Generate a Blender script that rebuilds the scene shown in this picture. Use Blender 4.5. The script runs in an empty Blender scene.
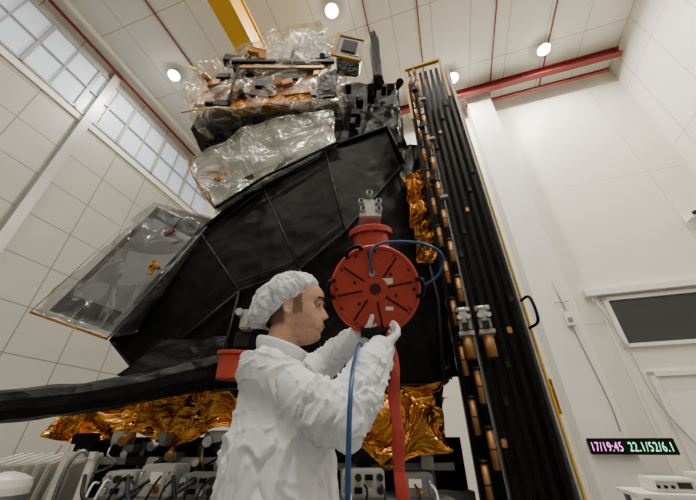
import bpy, bmesh, math, random
from mathutils import Vector, Matrix, Euler, noise
random.seed(4)
RA = math.radians(-17.3)          # room axes are turned against the camera heading
RM = Matrix.Rotation(RA, 4, 'Z')
def rw(x, y, z): return RM @ Vector((x, y, z))
col = bpy.context.scene.collection

# ------------------------------------------------------------------ materials
def newmat(name):
    m = bpy.data.materials.new(name); m.use_nodes = True
    nt = m.node_tree; b = nt.nodes['Principled BSDF']
    return m, nt, b
def pmat(name, colr, rough=.5, metal=0., bump=0., scale=20., dist=.02, var=0., coat=0., kind='noise', emit=None, es=1., spec=.5):
    m, nt, b = newmat(name)
    b.inputs['Base Color'].default_value = (*colr, 1); b.inputs['Roughness'].default_value = rough
    b.inputs['Metallic'].default_value = metal; b.inputs['Specular IOR Level'].default_value = spec
    if coat: b.inputs['Coat Weight'].default_value = coat
    if emit:
        b.inputs['Emission Color'].default_value = (*emit, 1); b.inputs['Emission Strength'].default_value = es
    tc = nt.nodes.new('ShaderNodeTexCoord')
    if bump or var:
        if kind == 'crinkle':
            t = nt.nodes.new('ShaderNodeTexVoronoi'); t.inputs['Scale'].default_value = scale
            w = nt.nodes.new('ShaderNodeTexNoise'); w.inputs['Scale'].default_value = scale*.5; w.inputs['Detail'].default_value = 4
            mx = nt.nodes.new('ShaderNodeVectorMath'); mx.operation = 'MULTIPLY_ADD'
            nt.links.new(w.outputs['Color'], mx.inputs[0]); mx.inputs[1].default_value = (.35, .35, .35)
            nt.links.new(tc.outputs['Object'], mx.inputs[2]); nt.links.new(mx.outputs[0], t.inputs['Vector'])
            out = t.outputs['Distance']
        else:
            t = nt.nodes.new('ShaderNodeTexNoise'); t.inputs['Scale'].default_value = scale; t.inputs['Detail'].default_value = 6
            nt.links.new(tc.outputs['Object'], t.inputs['Vector']); out = t.outputs['Fac']
        if bump:
            bp = nt.nodes.new('ShaderNodeBump'); bp.inputs['Strength'].default_value = bump; bp.inputs['Distance'].default_value = dist
            nt.links.new(out, bp.inputs['Height']); nt.links.new(bp.outputs[0], b.inputs['Normal'])
        if var:
            r = nt.nodes.new('ShaderNodeValToRGB')
            r.color_ramp.elements[0].color = (*[c*(1-var) for c in colr], 1); r.color_ramp.elements[1].color = (*[min(1, c*(1+var)) for c in colr], 1)
            r.color_ramp.elements[0].position = .3; r.color_ramp.elements[1].position = .7
            nt.links.new(out, r.inputs[0]); nt.links.new(r.outputs[0], b.inputs['Base Color'])
    return m
def panelmat(name, colr, line, axes, steps, width=.03, offs=(0, 0), rough=.45):
    m, nt, b = newmat(name)
    tc = nt.nodes.new('ShaderNodeTexCoord'); sp = nt.nodes.new('ShaderNodeSeparateXYZ')
    nt.links.new(tc.outputs['Object'], sp.inputs[0])
    outs = []
    for a, st, of in zip(axes, steps, offs):
        ad = nt.nodes.new('ShaderNodeMath'); ad.operation = 'ADD'; ad.inputs[1].default_value = 100*st+of
        nt.links.new(sp.outputs[a], ad.inputs[0])
        md = nt.nodes.new('ShaderNodeMath'); md.operation = 'MODULO'; md.inputs[1].default_value = st
        nt.links.new(ad.outputs[0], md.inputs[0])
        lt = nt.nodes.new('ShaderNodeMath'); lt.operation = 'LESS_THAN'; lt.inputs[1].default_value = width
        nt.links.new(md.outputs[0], lt.inputs[0]); outs.append(lt.outputs[0])
    mx = nt.nodes.new('ShaderNodeMath'); mx.operation = 'MAXIMUM'
    nt.links.new(outs[0], mx.inputs[0]); nt.links.new(outs[1], mx.inputs[1])
    n = nt.nodes.new('ShaderNodeTexNoise'); n.inputs['Scale'].default_value = .5; nt.links.new(tc.outputs['Object'], n.inputs['Vector'])
    c0 = nt.nodes.new('ShaderNodeMixRGB'); c0.inputs[1].default_value = (*colr, 1); c0.inputs[2].default_value = (*[c*.92 for c in colr], 1)
    nt.links.new(n.outputs['Fac'], c0.inputs[0])
    c = nt.nodes.new('ShaderNodeMixRGB'); nt.links.new(mx.outputs[0], c.inputs[0]); nt.links.new(c0.outputs[0], c.inputs[1]); c.inputs[2].default_value = (*line, 1)
    nt.links.new(c.outputs[0], b.inputs['Base Color']); b.inputs['Roughness'].default_value = rough
    return m
def filmmat(name, tint, op=.1, scale=3, rough=.12, streak=.6, facing=.3, through=(.92, .92, .91)):
    """clear wrapping film: mostly see-through, with pale crease lines and glossy glints"""
    m = bpy.data.materials.new(name); m.use_nodes = True; nt = m.node_tree; nt.nodes.clear(); L = nt.links.new
    out = nt.nodes.new('ShaderNodeOutputMaterial'); tr = nt.nodes.new('ShaderNodeBsdfTransparent'); tr.inputs[0].default_value = (*through, 1)
    g = nt.nodes.new('ShaderNodeBsdfPrincipled'); g.inputs['Base Color'].default_value = (*tint, 1); g.inputs['Roughness'].default_value = rough
    g.inputs['Specular IOR Level'].default_value = 1.0; g.inputs['Metallic'].default_value = .5
    tc = nt.nodes.new('ShaderNodeTexCoord'); n = nt.nodes.new('ShaderNodeTexNoise'); n.inputs['Scale'].default_value = scale; n.inputs['Detail'].default_value = 4
    n.inputs['Distortion'].default_value = 1.6; L(tc.outputs['Object'], n.inputs['Vector'])
    bp = nt.nodes.new('ShaderNodeBump'); bp.inputs['Strength'].default_value = 1.; bp.inputs['Distance'].default_value = .09
    L(n.outputs['Fac'], bp.inputs['Height']); L(bp.outputs[0], g.inputs['Normal'])
    r = nt.nodes.new('ShaderNodeValToRGB'); e = r.color_ramp.elements
    e[0].position = .465; e[0].color = (0, 0, 0, 1); e[1].position = .495; e[1].color = (1, 1, 1, 1)
    k = e.new(.51); k.color = (.2, .2, .2, 1); k = e.new(.57); k.color = (0, 0, 0, 1); k = e.new(.615); k.color = (0, 0, 0, 1); k = e.new(.635); k.color = (.7, .7, .7, 1); k = e.new(.66); k.color = (0, 0, 0, 1)
    L(n.outputs['Fac'], r.inputs[0])
    lw = nt.nodes.new('ShaderNodeLayerWeight'); lw.inputs[0].default_value = .3; L(bp.outputs[0], lw.inputs['Normal'])
    a = nt.nodes.new('ShaderNodeMath'); a.operation = 'MULTIPLY_ADD'; a.inputs[1].default_value = facing; a.inputs[2].default_value = op; L(lw.outputs['Facing'], a.inputs[0])
    b = nt.nodes.new('ShaderNodeMath'); b.operation = 'MULTIPLY_ADD'; b.inputs[1].default_value = streak; b.use_clamp = True
    L(r.outputs[0], b.inputs[0]); L(a.outputs[0], b.inputs[2])
    mx = nt.nodes.new('ShaderNodeMixShader'); L(b.outputs[0], mx.inputs[0]); L(tr.outputs[0], mx.inputs[1]); L(g.outputs[0], mx.inputs[2])
    L(mx.outputs[0], out.inputs[0]); return m

M = {}
M['mli'] = pmat('black_foil', (.0028, .0028, .0032), .48, 0, .35, 6, .03, kind='crinkle', spec=.08)
M['mli2'] = pmat('black_quilt', (.004, .004, .005), .38, 0, .6, 5, .04, kind='crinkle', spec=.20)
M['black'] = pmat('black_paint', (.004, .004, .005), .4, bump=.05, scale=40, spec=.15)
M['rib'] = pmat('seam_tape', (.014, .014, .016), .5, bump=.05, scale=40, spec=.3)
M['pvface'] = pmat('solar_panel_face', (.05, .045, .04), .45, .1, .05, 10)
M['dpanel'] = pmat('dark_panel', (.012, .013, .015), .4, .1, .05, 10, spec=.3)
M['gold'] = pmat('gold_foil', (.60, .27, .055), .22, 1, .8, 5.5, .06, kind='crinkle')
M['gold2'] = pmat('amber_foil', (.48, .19, .035), .24, .95, .9, 8, .05, kind='crinkle')
M['amber'] = pmat('amber_panel', (.36, .15, .045), .4, .3, .3, 12, .02, var=.3)
M['copper'] = pmat('copper_wrap', (.42, .21, .08), .45, .6, .3, 60, .005)
M['film'] = filmmat('clear_film', (.92, .88, .80), .09, 2.2, .08, .62, .36, (.93, .90, .85))
M['film2'] = filmmat('milky_film', (.74, .73, .69), .36, 1.8, .16, .45, .38)
M['film3'] = filmmat('smoky_film', (.45, .47, .50), .09, 1.6, .12, .30, .24, (.80, .80, .80))
M['silver'] = pmat('silver_foil', (.5, .5, .5), .25, .9, .8, 9, .04, kind='crinkle')
M['grey'] = pmat('grey_metal', (.20, .21, .22), .4, .4, .05, 50)
M['lgrey'] = pmat('light_grey_metal', (.40, .40, .39), .38, .2, .1, 40)
M['steel'] = pmat('steel', (.5, .5, .5), .25, 1, .05, 80)
M['dgrey'] = pmat('dark_grey', (.018, .018, .02), .5, .2, .05, 30, spec=.3)
M['red'] = pmat('red_anodised', (.50, .058, .032), .42, .15, .06, 60, var=.10)
M['redd'] = pmat('dark_red_anodised', (.05, .005, .004), .5, .2, .04, 60)
M['redp'] = pmat('red_paint', (.17, .012, .012), .45, 0, .03, 20)
M['strap'] = pmat('red_webbing', (.40, .038, .026), .65, 0, .5, 40, .01)
M['yellow'] = pmat('yellow_paint', (.70, .38, .015), .4, 0, .03, 20)
M['blue'] = pmat('blue_hose', (.010, .060, .20), .35, 0, .05, 50)
M['white'] = pmat('white_paint', (.72, .71, .66), .45, 0, .03, 15)
M['whitep'] = pmat('white_plastic', (.76, .75, .70), .35, 0, .03, 15)
M['cloth'] = pmat('coverall_fabric', (.80, .83, .88), .8, 0, .4, 24, .012)
M['cap'] = pmat('hairnet_fabric', (.66, .69, .74), .85, 0, .7, 34, .012, var=.28)
M['glove'] = pmat('nitrile_glove', (.80, .82, .84), .45, 0, .3, 60, .004)
M['skin'] = pmat('skin', (.62, .35, .245), .48, 0, .12, 120, .002, var=.08)
nt = M['skin'].node_tree; b = nt.nodes['Principled BSDF']
b.inputs['Subsurface Weight'].default_value = .12; b.inputs['Subsurface Scale'].default_value = .01
src = b.inputs['Base Color'].links[0].from_socket
at = nt.nodes.new('ShaderNodeAttribute'); at.attribute_name = 'stubble'
mxs = nt.nodes.new('ShaderNodeMixRGB'); nt.links.new(at.outputs['Fac'], mxs.inputs[0]); nt.links.new(src, mxs.inputs[1]); mxs.inputs[2].default_value = (.12, .07, .055, 1)
nt.links.new(mxs.outputs[0], b.inputs['Base Color'])
M['hair'] = pmat('dark_hair', (.02, .014, .010), .7, 0, .8, 160, .004)
M['eye'] = pmat('eye_white', (.30, .27, .25), .3)
M['lip'] = pmat('lip', (.38, .15, .12), .45)
M['glass'] = pmat('dark_glass', (.03, .033, .036), .12)
M['cyan'] = pmat('translucent_pane', (.58, .66, .76), .3, emit=(.72, .84, 1.), es=.24)
M['lamp'] = pmat('lamp_glow', (1, 1, 1), .3, emit=(1, .96, .88), es=60.)
M['ledp'] = pmat('led_magenta', (1, .3, .9), .3, emit=(.95, .28, .85), es=2.6)
M['ledg'] = pmat('led_green', (.3, 1, .5), .3, emit=(.2, 1., .5), es=2.2)
M['floor'] = pmat('floor_vinyl', (.13, .135, .14), .3, 0, .02, 5, var=.05)
M['w_left'] = panelmat('left_wall_panels', (.43, .425, .38), (.19, .19, .17), (1, 2), (1.25, 1.15), .035, (.2, .3))  # dimmer light on the left wall is put into this darker base colour
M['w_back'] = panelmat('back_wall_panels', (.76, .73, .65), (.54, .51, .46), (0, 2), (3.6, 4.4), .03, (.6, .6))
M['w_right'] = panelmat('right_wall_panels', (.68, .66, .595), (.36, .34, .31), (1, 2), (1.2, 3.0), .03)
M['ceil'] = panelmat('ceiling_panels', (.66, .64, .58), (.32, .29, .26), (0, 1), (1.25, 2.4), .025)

# ------------------------------------------------------------------ helpers
def finish(o, parent=None):
    col.objects.link(o)
    if parent is not None: o.parent = parent
    return o
def meshobj(name, verts, faces, mat, parent=None, smooth=False):
    me = bpy.data.meshes.new(name); me.from_pydata([tuple(v) for v in verts], [], faces); me.update()
    bm = bmesh.new(); bm.from_mesh(me); bmesh.ops.recalc_face_normals(bm, faces=bm.faces); bm.to_mesh(me); bm.free()
    if mat: me.materials.append(mat)
    if smooth:
        for p in me.polygons: p.use_smooth = True
    return finish(bpy.data.objects.new(name, me), parent)
def bmobj(name, bm, mat, parent=None, smooth=False):
    me = bpy.data.meshes.new(name); bm.to_mesh(me); bm.free()
    if mat: me.materials.append(mat)
    if smooth:
        for p in me.polygons: p.use_smooth = True
    return finish(bpy.data.objects.new(name, me), parent)
def add_box(bm, c, s, R=None, bev=0.):
    r = bmesh.ops.create_cube(bm, size=1)
    vs = r['verts']
    for v in vs:
        p = Vector((v.co.x*s[0], v.co.y*s[1], v.co.z*s[2]))
        v.co = (R @ p if R else p) + Vector(c)
    if bev:
        es = list({e for v in vs for e in v.link_edges})
        bmesh.ops.bevel(bm, geom=es, offset=bev, segments=2, affect='EDGES')
def box(name, c, s, mat, parent=None, R=None, bev=.0):
    bm = bmesh.new(); add_box(bm, c, s, R, bev); return bmobj(name, bm, mat, parent)
def frame_for(d):
    d = Vector(d).normalized(); return d.to_track_quat('Z', 'Y').to_matrix()
def add_cyl(bm, a, b, r0, r1=None, seg=24):
    a = Vector(a); b = Vector(b); r1 = r0 if r1 is None else r1
    F = frame_for(b-a); L = (b-a).length
    r = bmesh.ops.create_cone(bm, cap_ends=True, segments=seg, radius1=r0, radius2=r1, depth=L)
    for v in r['verts']: v.co = F @ v.co + (a+b)/2
def cyl(name, a, b, r, mat, parent=None, r1=None, seg=24, smooth=False):
    bm = bmesh.new(); add_cyl(bm, a, b, r, r1, seg); o = bmobj(name, bm, mat, parent)
    for p in o.data.polygons: p.use_smooth = len(p.vertices) == 4
    return o
def lathe(name, prof, origin, axis, mat, parent=None, seg=48):
    F = frame_for(axis); vs = []; fs = []
    for r, h in prof:
        for i in range(seg):
            a = 2*math.pi*i/seg; vs.append(F @ Vector((r*math.cos(a), r*math.sin(a), h)) + Vector(origin))
    n = len(prof)
    for j in range(n-1):
        for i in range(seg):
            fs.append((j*seg+i, j*seg+(i+1) % seg, (j+1)*seg+(i+1) % seg, (j+1)*seg+i))
    fs.append(tuple(range(seg))[::-1]); fs.append(tuple((n-1)*seg+i for i in range(seg)))
    return meshobj(name, vs, fs, mat, parent)
def catmull(pts, n=8):
    P = [Vector(p) for p in pts]; P = [P[0]*2-P[1]]+P+[P[-1]*2-P[-2]]; out = []
    for i in range(1, len(P)-2):
        for k in range(n):
            t = k/n; a, b, c, d = P[i-1], P[i], P[i+1], P[i+2]
            out.append(.5*((2*b)+(c-a)*t+(2*a-5*b+4*c-d)*t*t+(3*b-a-3*c+d)*t**3))
    out.append(P[-2]); return out
def tube(name, pts, r, mat, parent=None, seg=10, sm=True, flat=None, n_=8):
    P = catmull(pts, n_) if sm else [Vector(p) for p in pts]
    vs = []; fs = []; n = len(P); up = None
    for i, p in enumerate(P):
        t = (P[min(i+1, n-1)]-P[max(i-1, 0)]).normalized()
        if up is None: up = t.orthogonal().normalized() if flat is None else Vector(flat)
        s = t.cross(up).normalized(); u = s.cross(t).normalized(); up = u if flat is None else up
        rr = r(i/(n-1)) if callable(r) else r
        r1, r2 = (rr if isinstance(rr, tuple) else (rr, rr))
        for k in range(seg):
            a = 2*math.pi*k/seg; vs.append(p+s*math.cos(a)*r1+u*math.sin(a)*r2)
    for i in range(n-1):
        for k in range(seg): fs.append((i*seg+k, i*seg+(k+1) % seg, (i+1)*seg+(k+1) % seg, (i+1)*seg+k))
    fs.append(tuple(range(seg))); fs.append(tuple((n-1)*seg+i for i in range(seg)))
    return meshobj(name, vs, fs, mat, parent, True)
def bake(o, mods):
    for t, kw in mods:
        m = o.modifiers.new(t, t)
        for k, v in kw.items(): setattr(m, k, v)
    dg = bpy.context.evaluated_depsgraph_get(); dg.update()
    me = bpy.data.meshes.new_from_object(o.evaluated_get(dg)); o.modifiers.clear()
    o.data = me; return o
def crumple(o, amp, sc, levels=4, smooth=True, seed=0, amp2=0, sc2=8):
    bake(o, [('SUBSURF', dict(subdivision_type='SIMPLE', levels=levels, render_levels=levels))])
    me = o.data; ns = [v.normal.copy() for v in me.vertices]
    for v, n in zip(me.vertices, ns):
        p = v.co*sc + Vector((seed, seed*.7, 0))
        w = noise.noise_vector(p*.6)
        d, _ = noise.voronoi(p+w*.8)
        h = (d[1]-d[0])
        h2 = abs(noise.noise(v.co*sc2+Vector((seed, 0, 0)))) if amp2 else 0
        v.co += n*(amp*(h-.4)*1.2 - amp2*h2)
    for p in me.polygons: p.use_smooth = smooth
    me.update(); return o
def prism(name, pts, off, mat, parent=None):
    n = len(pts); A = [Vector(p) for p in pts]
    B = [a+Vector(off[i] if isinstance(off[0], (tuple, list)) else off) for i, a in enumerate(A)]
    fs = [tuple(range(n)), tuple(range(n, 2*n))[::-1]]+[(i, (i+1) % n, n+(i+1) % n, n+i) for i in range(n)]
    return meshobj(name, A+B, fs, mat, parent)
def sheet(name, rows, mat, parent=None, nu=30, nv=12, amp=.05, sc=4, seed=0, smooth=False):
    """crumpled sheet between two polylines"""
    a = [Vector(p) for p in rows[0]]; b = [Vector(p) for p in rows[1]]
    def ev(pl, t):
        f = t*(len(pl)-1); i = min(int(f), len(pl)-2); return pl[i].lerp(pl[i+1], f-i)
    vs = []; fs = []
    for j in range(nv+1):
        for i in range(nu+1):
            p = ev(a, i/nu).lerp(ev(b, i/nu), j/nv)
            q = p*sc+Vector((seed, seed, seed)); d, _ = noise.voronoi(q+noise.noise_vector(q)*.7)
            d2, _ = noise.voronoi(q*2.3)
            p = p+Vector((noise.noise(q*2)*.3*amp, -(d[1]-d[0])*amp*1.6-(d2[1]-d2[0])*amp*.4+amp*.5, noise.noise(q*1.5)*amp*.8+(j/nv)*abs(noise.noise(q*.9))*amp*1.6)); vs.append(p)
    for j in range(nv):
        for i in range(nu): fs.append((j*(nu+1)+i, j*(nu+1)+i+1, (j+1)*(nu+1)+i+1, (j+1)*(nu+1)+i))
    return meshobj(name, vs, fs, mat, parent, smooth)
def empty(name, loc, label=None, cat=None, parent=None, group=None):
    o = bpy.data.objects.new(name, None); o.location = loc; o.empty_display_size = .1; col.objects.link(o)
    if parent is not None: o.parent = parent
    if label: tag(o, label, cat, group)
    return o
def tag(o, label, cat, group=None):
    o['label'] = label; o['category'] = cat
    if group: o['group'] = group
    return o
def settle(root):
    """keep children in world coordinates under an empty that stands at the thing's base"""
    bpy.context.view_layer.update()
    for c in root.children:
        c.matrix_parent_inverse = root.matrix_world.inverted()
        if c.type == 'EMPTY': settle(c)
def struct(o): o['kind'] = 'structure'; return o
def roombox(name, x0, x1, y0, y1, z0, z1, mat, parent=None, st=True):
    o = box(name, ((x0+x1)/2, (y0+y1)/2, (z0+z1)/2), (x1-x0, y1-y0, z1-z0), mat, parent)
    o.rotation_euler.z = RA
    if st: struct(o)
    return o

# ------------------------------------------------------------------ room
XL, XR, YB, YF, ZC = -10.25, 7.6, 9.0, -6.0, 13.3
roombox('floor', XL-.2, XR+.2, YF-.2, YB+.2, -.2, 0, M['floor'])
roombox('ceiling', XL-.2, XR+.2, YF-.2, YB+.2, ZC, ZC+.2, M['ceil'])
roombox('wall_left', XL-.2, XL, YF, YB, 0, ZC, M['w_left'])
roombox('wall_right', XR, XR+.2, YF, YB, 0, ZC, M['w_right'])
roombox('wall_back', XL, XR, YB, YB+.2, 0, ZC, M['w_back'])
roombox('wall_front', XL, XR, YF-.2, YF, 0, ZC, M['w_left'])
roombox('baseboard_back', XL, XR, YB-.03, YB, 0, .15, M['grey'])
roombox('trim_1', 2.35, 3.2, YB-.55, YB, 0, ZC, M['white'])
roombox('trim_2', 3.2, 3.27, YB-.12, YB, 0, ZC, M['whitep'])
for i, x in enumerate((-7.4, -.8, .85, 3.3, 5.15)):
    roombox('trim_%d' % (3+i), x-.016, x+.016, YF, YB, ZC-.05, ZC, M['redp'])
roombox('trim_8', XL+.25, XL+.32, YF, YB, ZC-.45, ZC-.38, M['redp'])
roombox('trim_9', XL, XL+.5, YF, YB, ZC-.2, ZC, M['white'])
roombox('trim_10', XL, XL+.2, 3.4, 3.65, 0, ZC, M['lgrey'])
roombox('trim_11', XL, XL+.06, YF, YB, 10.2, 10.45, M['white'])
n = 0
y = -2.9
while y < 8.8:
    n += 1
    root = roombox('window_%d' % n, XL, XL+.03, y+.06, y+1.44, 10.5, 12.5, M['cyan'])
    for (a, b, c, d) in ((y-.05, y+.05, 10.45, 12.55), (y, y+1.5, 10.45, 10.52), (y, y+1.5, 12.48, 12.55), (y, y+1.5, 11.48, 11.52), (y+.73, y+.77, 10.5, 12.5)):
        f = box('frame', (XL+.05, (a+b)/2, (c+d)/2), (.1, b-a, d-c), M['lgrey'], root)
    y += 1.5
w = roombox('window_20', 4.1, 7.2, YB-.02, YB, 3.28, 4.36, M['glass'])
for (a, b, c, d) in ((4.0, 4.1, 3.2, 4.44), (4.0, 7.4, 3.2, 3.28), (4.0, 7.4, 4.36, 4.44), (7.2, 7.3, 3.2, 4.44)):
    box('frame', ((a+b)/2, YB-.04, (c+d)/2), (b-a, .08, d-c), M['white'], w)
roombox('trim_12', 3.65, 7.5, YB-.18, YB, 4.5, 4.66, M['whitep'])
roombox('trim_13', 3.85, 3.9, YB-.05, YB, 0, 4.5, M['white'])
d = roombox('door_1', 4.3, 6.6, YB-.04, YB, 0, 2.55, M['whitep'])
for (a, b, c, e) in ((4.2, 4.3, 0, 2.65), (6.6, 6.7, 0, 2.65), (4.2, 6.7, 2.55, 2.65), (5.43, 5.47, 0, 2.55)):
    box('door_frame', ((a+b)/2, YB-.05, (c+e)/2), (b-a, .08, e-c), M['white'], d)
box('door_handle', (5.35, YB-.08, 1.05), (.03, .06, .2), M['steel'], d)

def ibeam(name, x0, x1, yc, zc, w, h, mat, label, cat):
    bm = bmesh.new(); L = x1-x0; xc = (x0+x1)/2
    add_box(bm, (xc, yc, zc+h/2-.02), (L, w, .04)); add_box(bm, (xc, yc, zc-h/2+.02), (L, w, .04)); add_box(bm, (xc, yc, zc), (L, .04, h-.04))
    k = x0+.5
    while k < x1:
        add_box(bm, (k, yc, zc), (.02, w*.9, h-.06)); k += 1.5
    o = bmobj(name, bm, mat); o.rotation_euler.z = RA; return tag(o, label, cat)
ibeam('crane_girder', XL+.6, XR-.12, 8.1, 12.98, .2, .34, M['redp'], 'long dark red steel crane girder spanning under the ceiling', 'crane beam')
ibeam('crane_girder', 2.3, XR-.4, 8.55, 12.75, .1, .12, M['redp'], 'slim dark red steel rail beside the crane girder', 'crane beam')
cb = bmesh.new()
add_box(cb, (0, 0, 0), (.42, 11., .75))
for k in range(-5, 6): add_box(cb, (0, k*1.0, 0), (.45, .04, .79))
add_box(cb, (0, 0, -.42), (.54, 11., .05)); add_box(cb, (0, 0, .42), (.54, 11., .05))
o = bmobj('crane_bridge', cb, M['yellow']); o.matrix_world = RM @ Matrix.Translation((-4.0, 3.3, 11.0))
tag(o, 'bright yellow overhead crane box girder below the ceiling', 'crane beam')

def lamp(x, y, e=330):
    r = empty('ceiling_lamp', (x, y, ZC-.02), 'round bright high-bay lamp fixed to the white ceiling', 'ceiling lamp', group='high-bay lamps')
    lathe('lamp_housing', [(.10, .25), (.16, .22), (.20, .10), (.21, .06), (.19, .07)], (x, y, ZC-.3), (0, 0, 1), M['white'], r, 24)
    lathe('lamp_diffuser', [(.185, .05), (.17, -.03), (.08, -.06)], (x, y, ZC-.28), (0, 0, 1), M['lamp'], r, 24)
    L = bpy.data.lights.new('lamp_light', 'AREA'); L.shape = 'DISK'; L.size = .36; L.energy = e; L.color = (1, .94, .84)
    lo = bpy.data.objects.new('lamp_light', L); lo.location = (x, y, ZC-.36); finish(lo, r)
    settle(r)
for (x, y, e) in ((6.9, 5.5, 400), (3.98, 6.50, 520), (-.52, 4.35, 360), (-6.56, 6.4, 270), (-1.5, -1.5, 230), (3.5, .5, 340), (-6.5, 0.5, 150), (1.5, -4.2, 300), (-5.0, -4., 90)):  # lamps behind the camera are unseen, one raised in power as front fill
    lamp(x, y, e)

# ------------------------------------------------------------------ satellite
sat = empty('satellite', (-.3, 3.2, 1.3), 'large satellite wrapped in black foil with instruments and folded solar array', 'satellite')
T0=(-2.20,2.9,2.10);T1=(-1.70,2.9,3.36);T2=(-1.02,2.7,3.90);T3=(-.275,2.5,4.27);T4=(.474,2.4,4.55)
R1=(.62,2.45,3.96);R2=(.733,2.35,2.29);R3=(.655,2.3,1.64);B1=(-.119,2.2,1.62);B2=(-.93,2.35,1.61)
M1=(-.893,2.35,2.36);M3=(-.396,2.25,2.51);M2=(-.026,2.2,2.86);B0=(-1.75,2.75,1.78)
V=[T0,T1,T2,T3,T4,R1,R2,R3,B1,B2,B0,M1,M3,M2]
ring=[0,1,2,3,4,5,6,7,8,9,10]
back=[(v[0]*.9+.05, v[1]+1.3, v[2]-(.0 if v[2]<3 else .15)) for v in [V[i] for i in ring]]
F=[(0,1,11,10),(10,11,9),(1,2,12,11),(2,3,13,12),(3,4,5,13),(13,5,6,7),(11,12,8,9),(12,13,7,8)]
nb=len(V)
for k in range(11): F.append((ring[k],ring[(k+1)%11],nb+(k+1)%11,nb+k))
F.append(tuple(nb+k for k in range(11)))
body=meshobj('body',V+back,F,M['mli'],sat)
crumple(body,.012,3.0,5,True,3,.016,4.5)
def seam(*pts, r=.010, m='rib', nm='seam'):
    return tube(nm, [Vector(p)+Vector((0,-.014,0)) for p in pts], r, M[m], body, 6, False)
for s in ((T1,M1),(T2,M3),(T3,M2),(T0,B0,B2,B1,R3),(M1,M3,M2,R1),(M1,B2),(M3,B1),(B0,M1)):
    seam(*s)
def mix(a,b,t): return Vector(a).lerp(Vector(b),t)
for a,b,c,d in ((T1,M1,T2,M3),(T2,M3,T3,M2)):
    seam(mix(a,b,.08),mix(c,d,.08),r=.006); seam(mix(a,b,.92),mix(c,d,.92),r=.006)
seam(T0,T1,T2,T3,T4,R1,r=.026,m='black'); seam(R1,R2,R3,r=.018)
for a,b in ((T1,M1),(T2,M3),(T3,M2),(T1,T2),(T2,T3),(T3,T4),(M1,M3),(M3,M2),(R1,R2)):
    for t in (.2,.5,.8):
        p=mix(a,b,t)+Vector((0,-.03,0)); cyl('button',p,p+Vector((0,-.008,0)),.012,M['dgrey'],body,seg=10)
tw=prism('upper_bus',[(-.45,2.75,4.0),(.78,2.75,4.0),(.80,2.75,6.2),(-.3,2.75,6.2)],(0,1.2,0),M['mli2'],sat); crumple(tw,.07,3,4,True,9,.03,6)
a=prism('upper_blanket',[(-2.0,2.85,4.45),(-.2,2.70,4.70),(-.2,2.68,5.10),(-1.95,2.80,5.0)],(0,.7,0),M['mli2'],sat); crumple(a,.09,3,5,True,15,.04,6)
b=prism('bracket_panel',[(.15,2.55,4.35),(.62,2.5,4.35),(.70,2.5,5.2),(.3,2.55,5.3)],(0,.3,0),M['mli2'],sat); crumple(b,.06,4,4,True,12)
# middle instrument
mid=empty('instrument',(-1.,2.9,3.7),parent=sat)
mp=[(-1.50,2.70,3.54),(-.95,2.52,3.84),(-.12,2.36,4.24),(-.16,2.36,4.92),(-.8,2.40,4.88),(-1.40,2.48,4.72),(-2.03,2.66,4.34),(-1.85,2.68,4.0)]
c=sum((Vector(p) for p in mp),Vector())/8
a=prism('housing',[c+(Vector(p)-c)*.90+Vector((0,.12,0)) for p in mp],(0,.7,.05),M['lgrey'],mid); crumple(a,.02,3,3)
a=prism('protective_film',mp,(0,.95,.05),M['film2'],mid); crumple(a,.10,1.8,5,True,5,.07,3.4)
prism('side_panel',[(-1.40,2.70,3.72),(-.60,2.52,4.10),(-.61,2.52,4.24),(-1.45,2.70,3.88)],(0,.05,0),M['dpanel'],mid)
prism('side_panel',[(-1.75,2.74,4.10),(-1.50,2.70,3.95),(-1.46,2.70,4.1),(-1.68,2.74,4.25)],(0,.05,0),M['gold2'],mid)
tube('edge_tape',[mp[6],mp[7],mp[0]],.010,M['gold2'],mid,6,False); tube('edge_tape',[mp[0],mp[1],mp[2]],.016,M['black'],mid,6,False)
# top instrument
topi=empty('instrument',(-1.1,2.8,5.2),parent=sat)
tp=[(-1.95,2.50,4.80),(-1.25,2.34,4.95),(-.60,2.28,4.88),(-.08,2.32,5.0),(.0,2.33,6.05),(-.42,2.22,7.15),(-1.0,2.28,7.05),(-1.35,2.32,6.75),(-2.3,2.48,6.3),(-2.46,2.52,5.6)]
a=prism('protective_film',tp,(0.05,.9,0),M['film'],topi); crumple(a,.18,1.5,5,True,21,.12,2.8)
a=prism('housing',[(-2.2,2.75,5.0),(-.30,2.6,5.05),(-.15,2.6,6.05),(-2.1,2.75,6.10)],(0,.5,0),M['dgrey'],topi); crumple(a,.03,3,3,seed=2)
a=prism('housing',[(-1.85,2.6,5.95),(-.30,2.5,6.05),(-.45,2.5,6.95),(-1.3,2.6,6.6)],(0,.4,0),M['dpanel'],topi); crumple(a,.02,3,3,seed=2)
a=prism('insulation_blanket',[(-1.55,2.52,5.10),(-.48,2.42,5.14),(-.40,2.42,5.82),(-1.46,2.52,5.84)],(0,.12,0),M['amber'],topi); crumple(a,.03,3,4,seed=5)
a=prism('insulation_blanket',[(-1.55,2.45,5.00),(-.46,2.36,5.04),(-.48,2.36,5.26),(-1.55,2.45,5.24)],(0,.1,0),M['gold2'],topi); crumple(a,.05,4,5,seed=6)
a=prism('radiator_panel',[(-1.45,2.50,6.08),(-.9,2.45,6.12),(-.86,2.45,6.75),(-1.32,2.48,6.5)],(0,.1,0),M['lgrey'],topi)
a=prism('radiator_panel',[(-.80,2.42,6.15),(-.25,2.38,6.2),(-.42,2.38,6.95),(-.78,2.42,6.85)],(0,.2,0),M['black'],topi)
a=prism('side_panel',[(-2.22,2.6,5.35),(-1.65,2.5,5.20),(-1.6,2.5,5.75),(-2.15,2.6,6.0)],(0,.1,0),M['amber'],topi)
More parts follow.
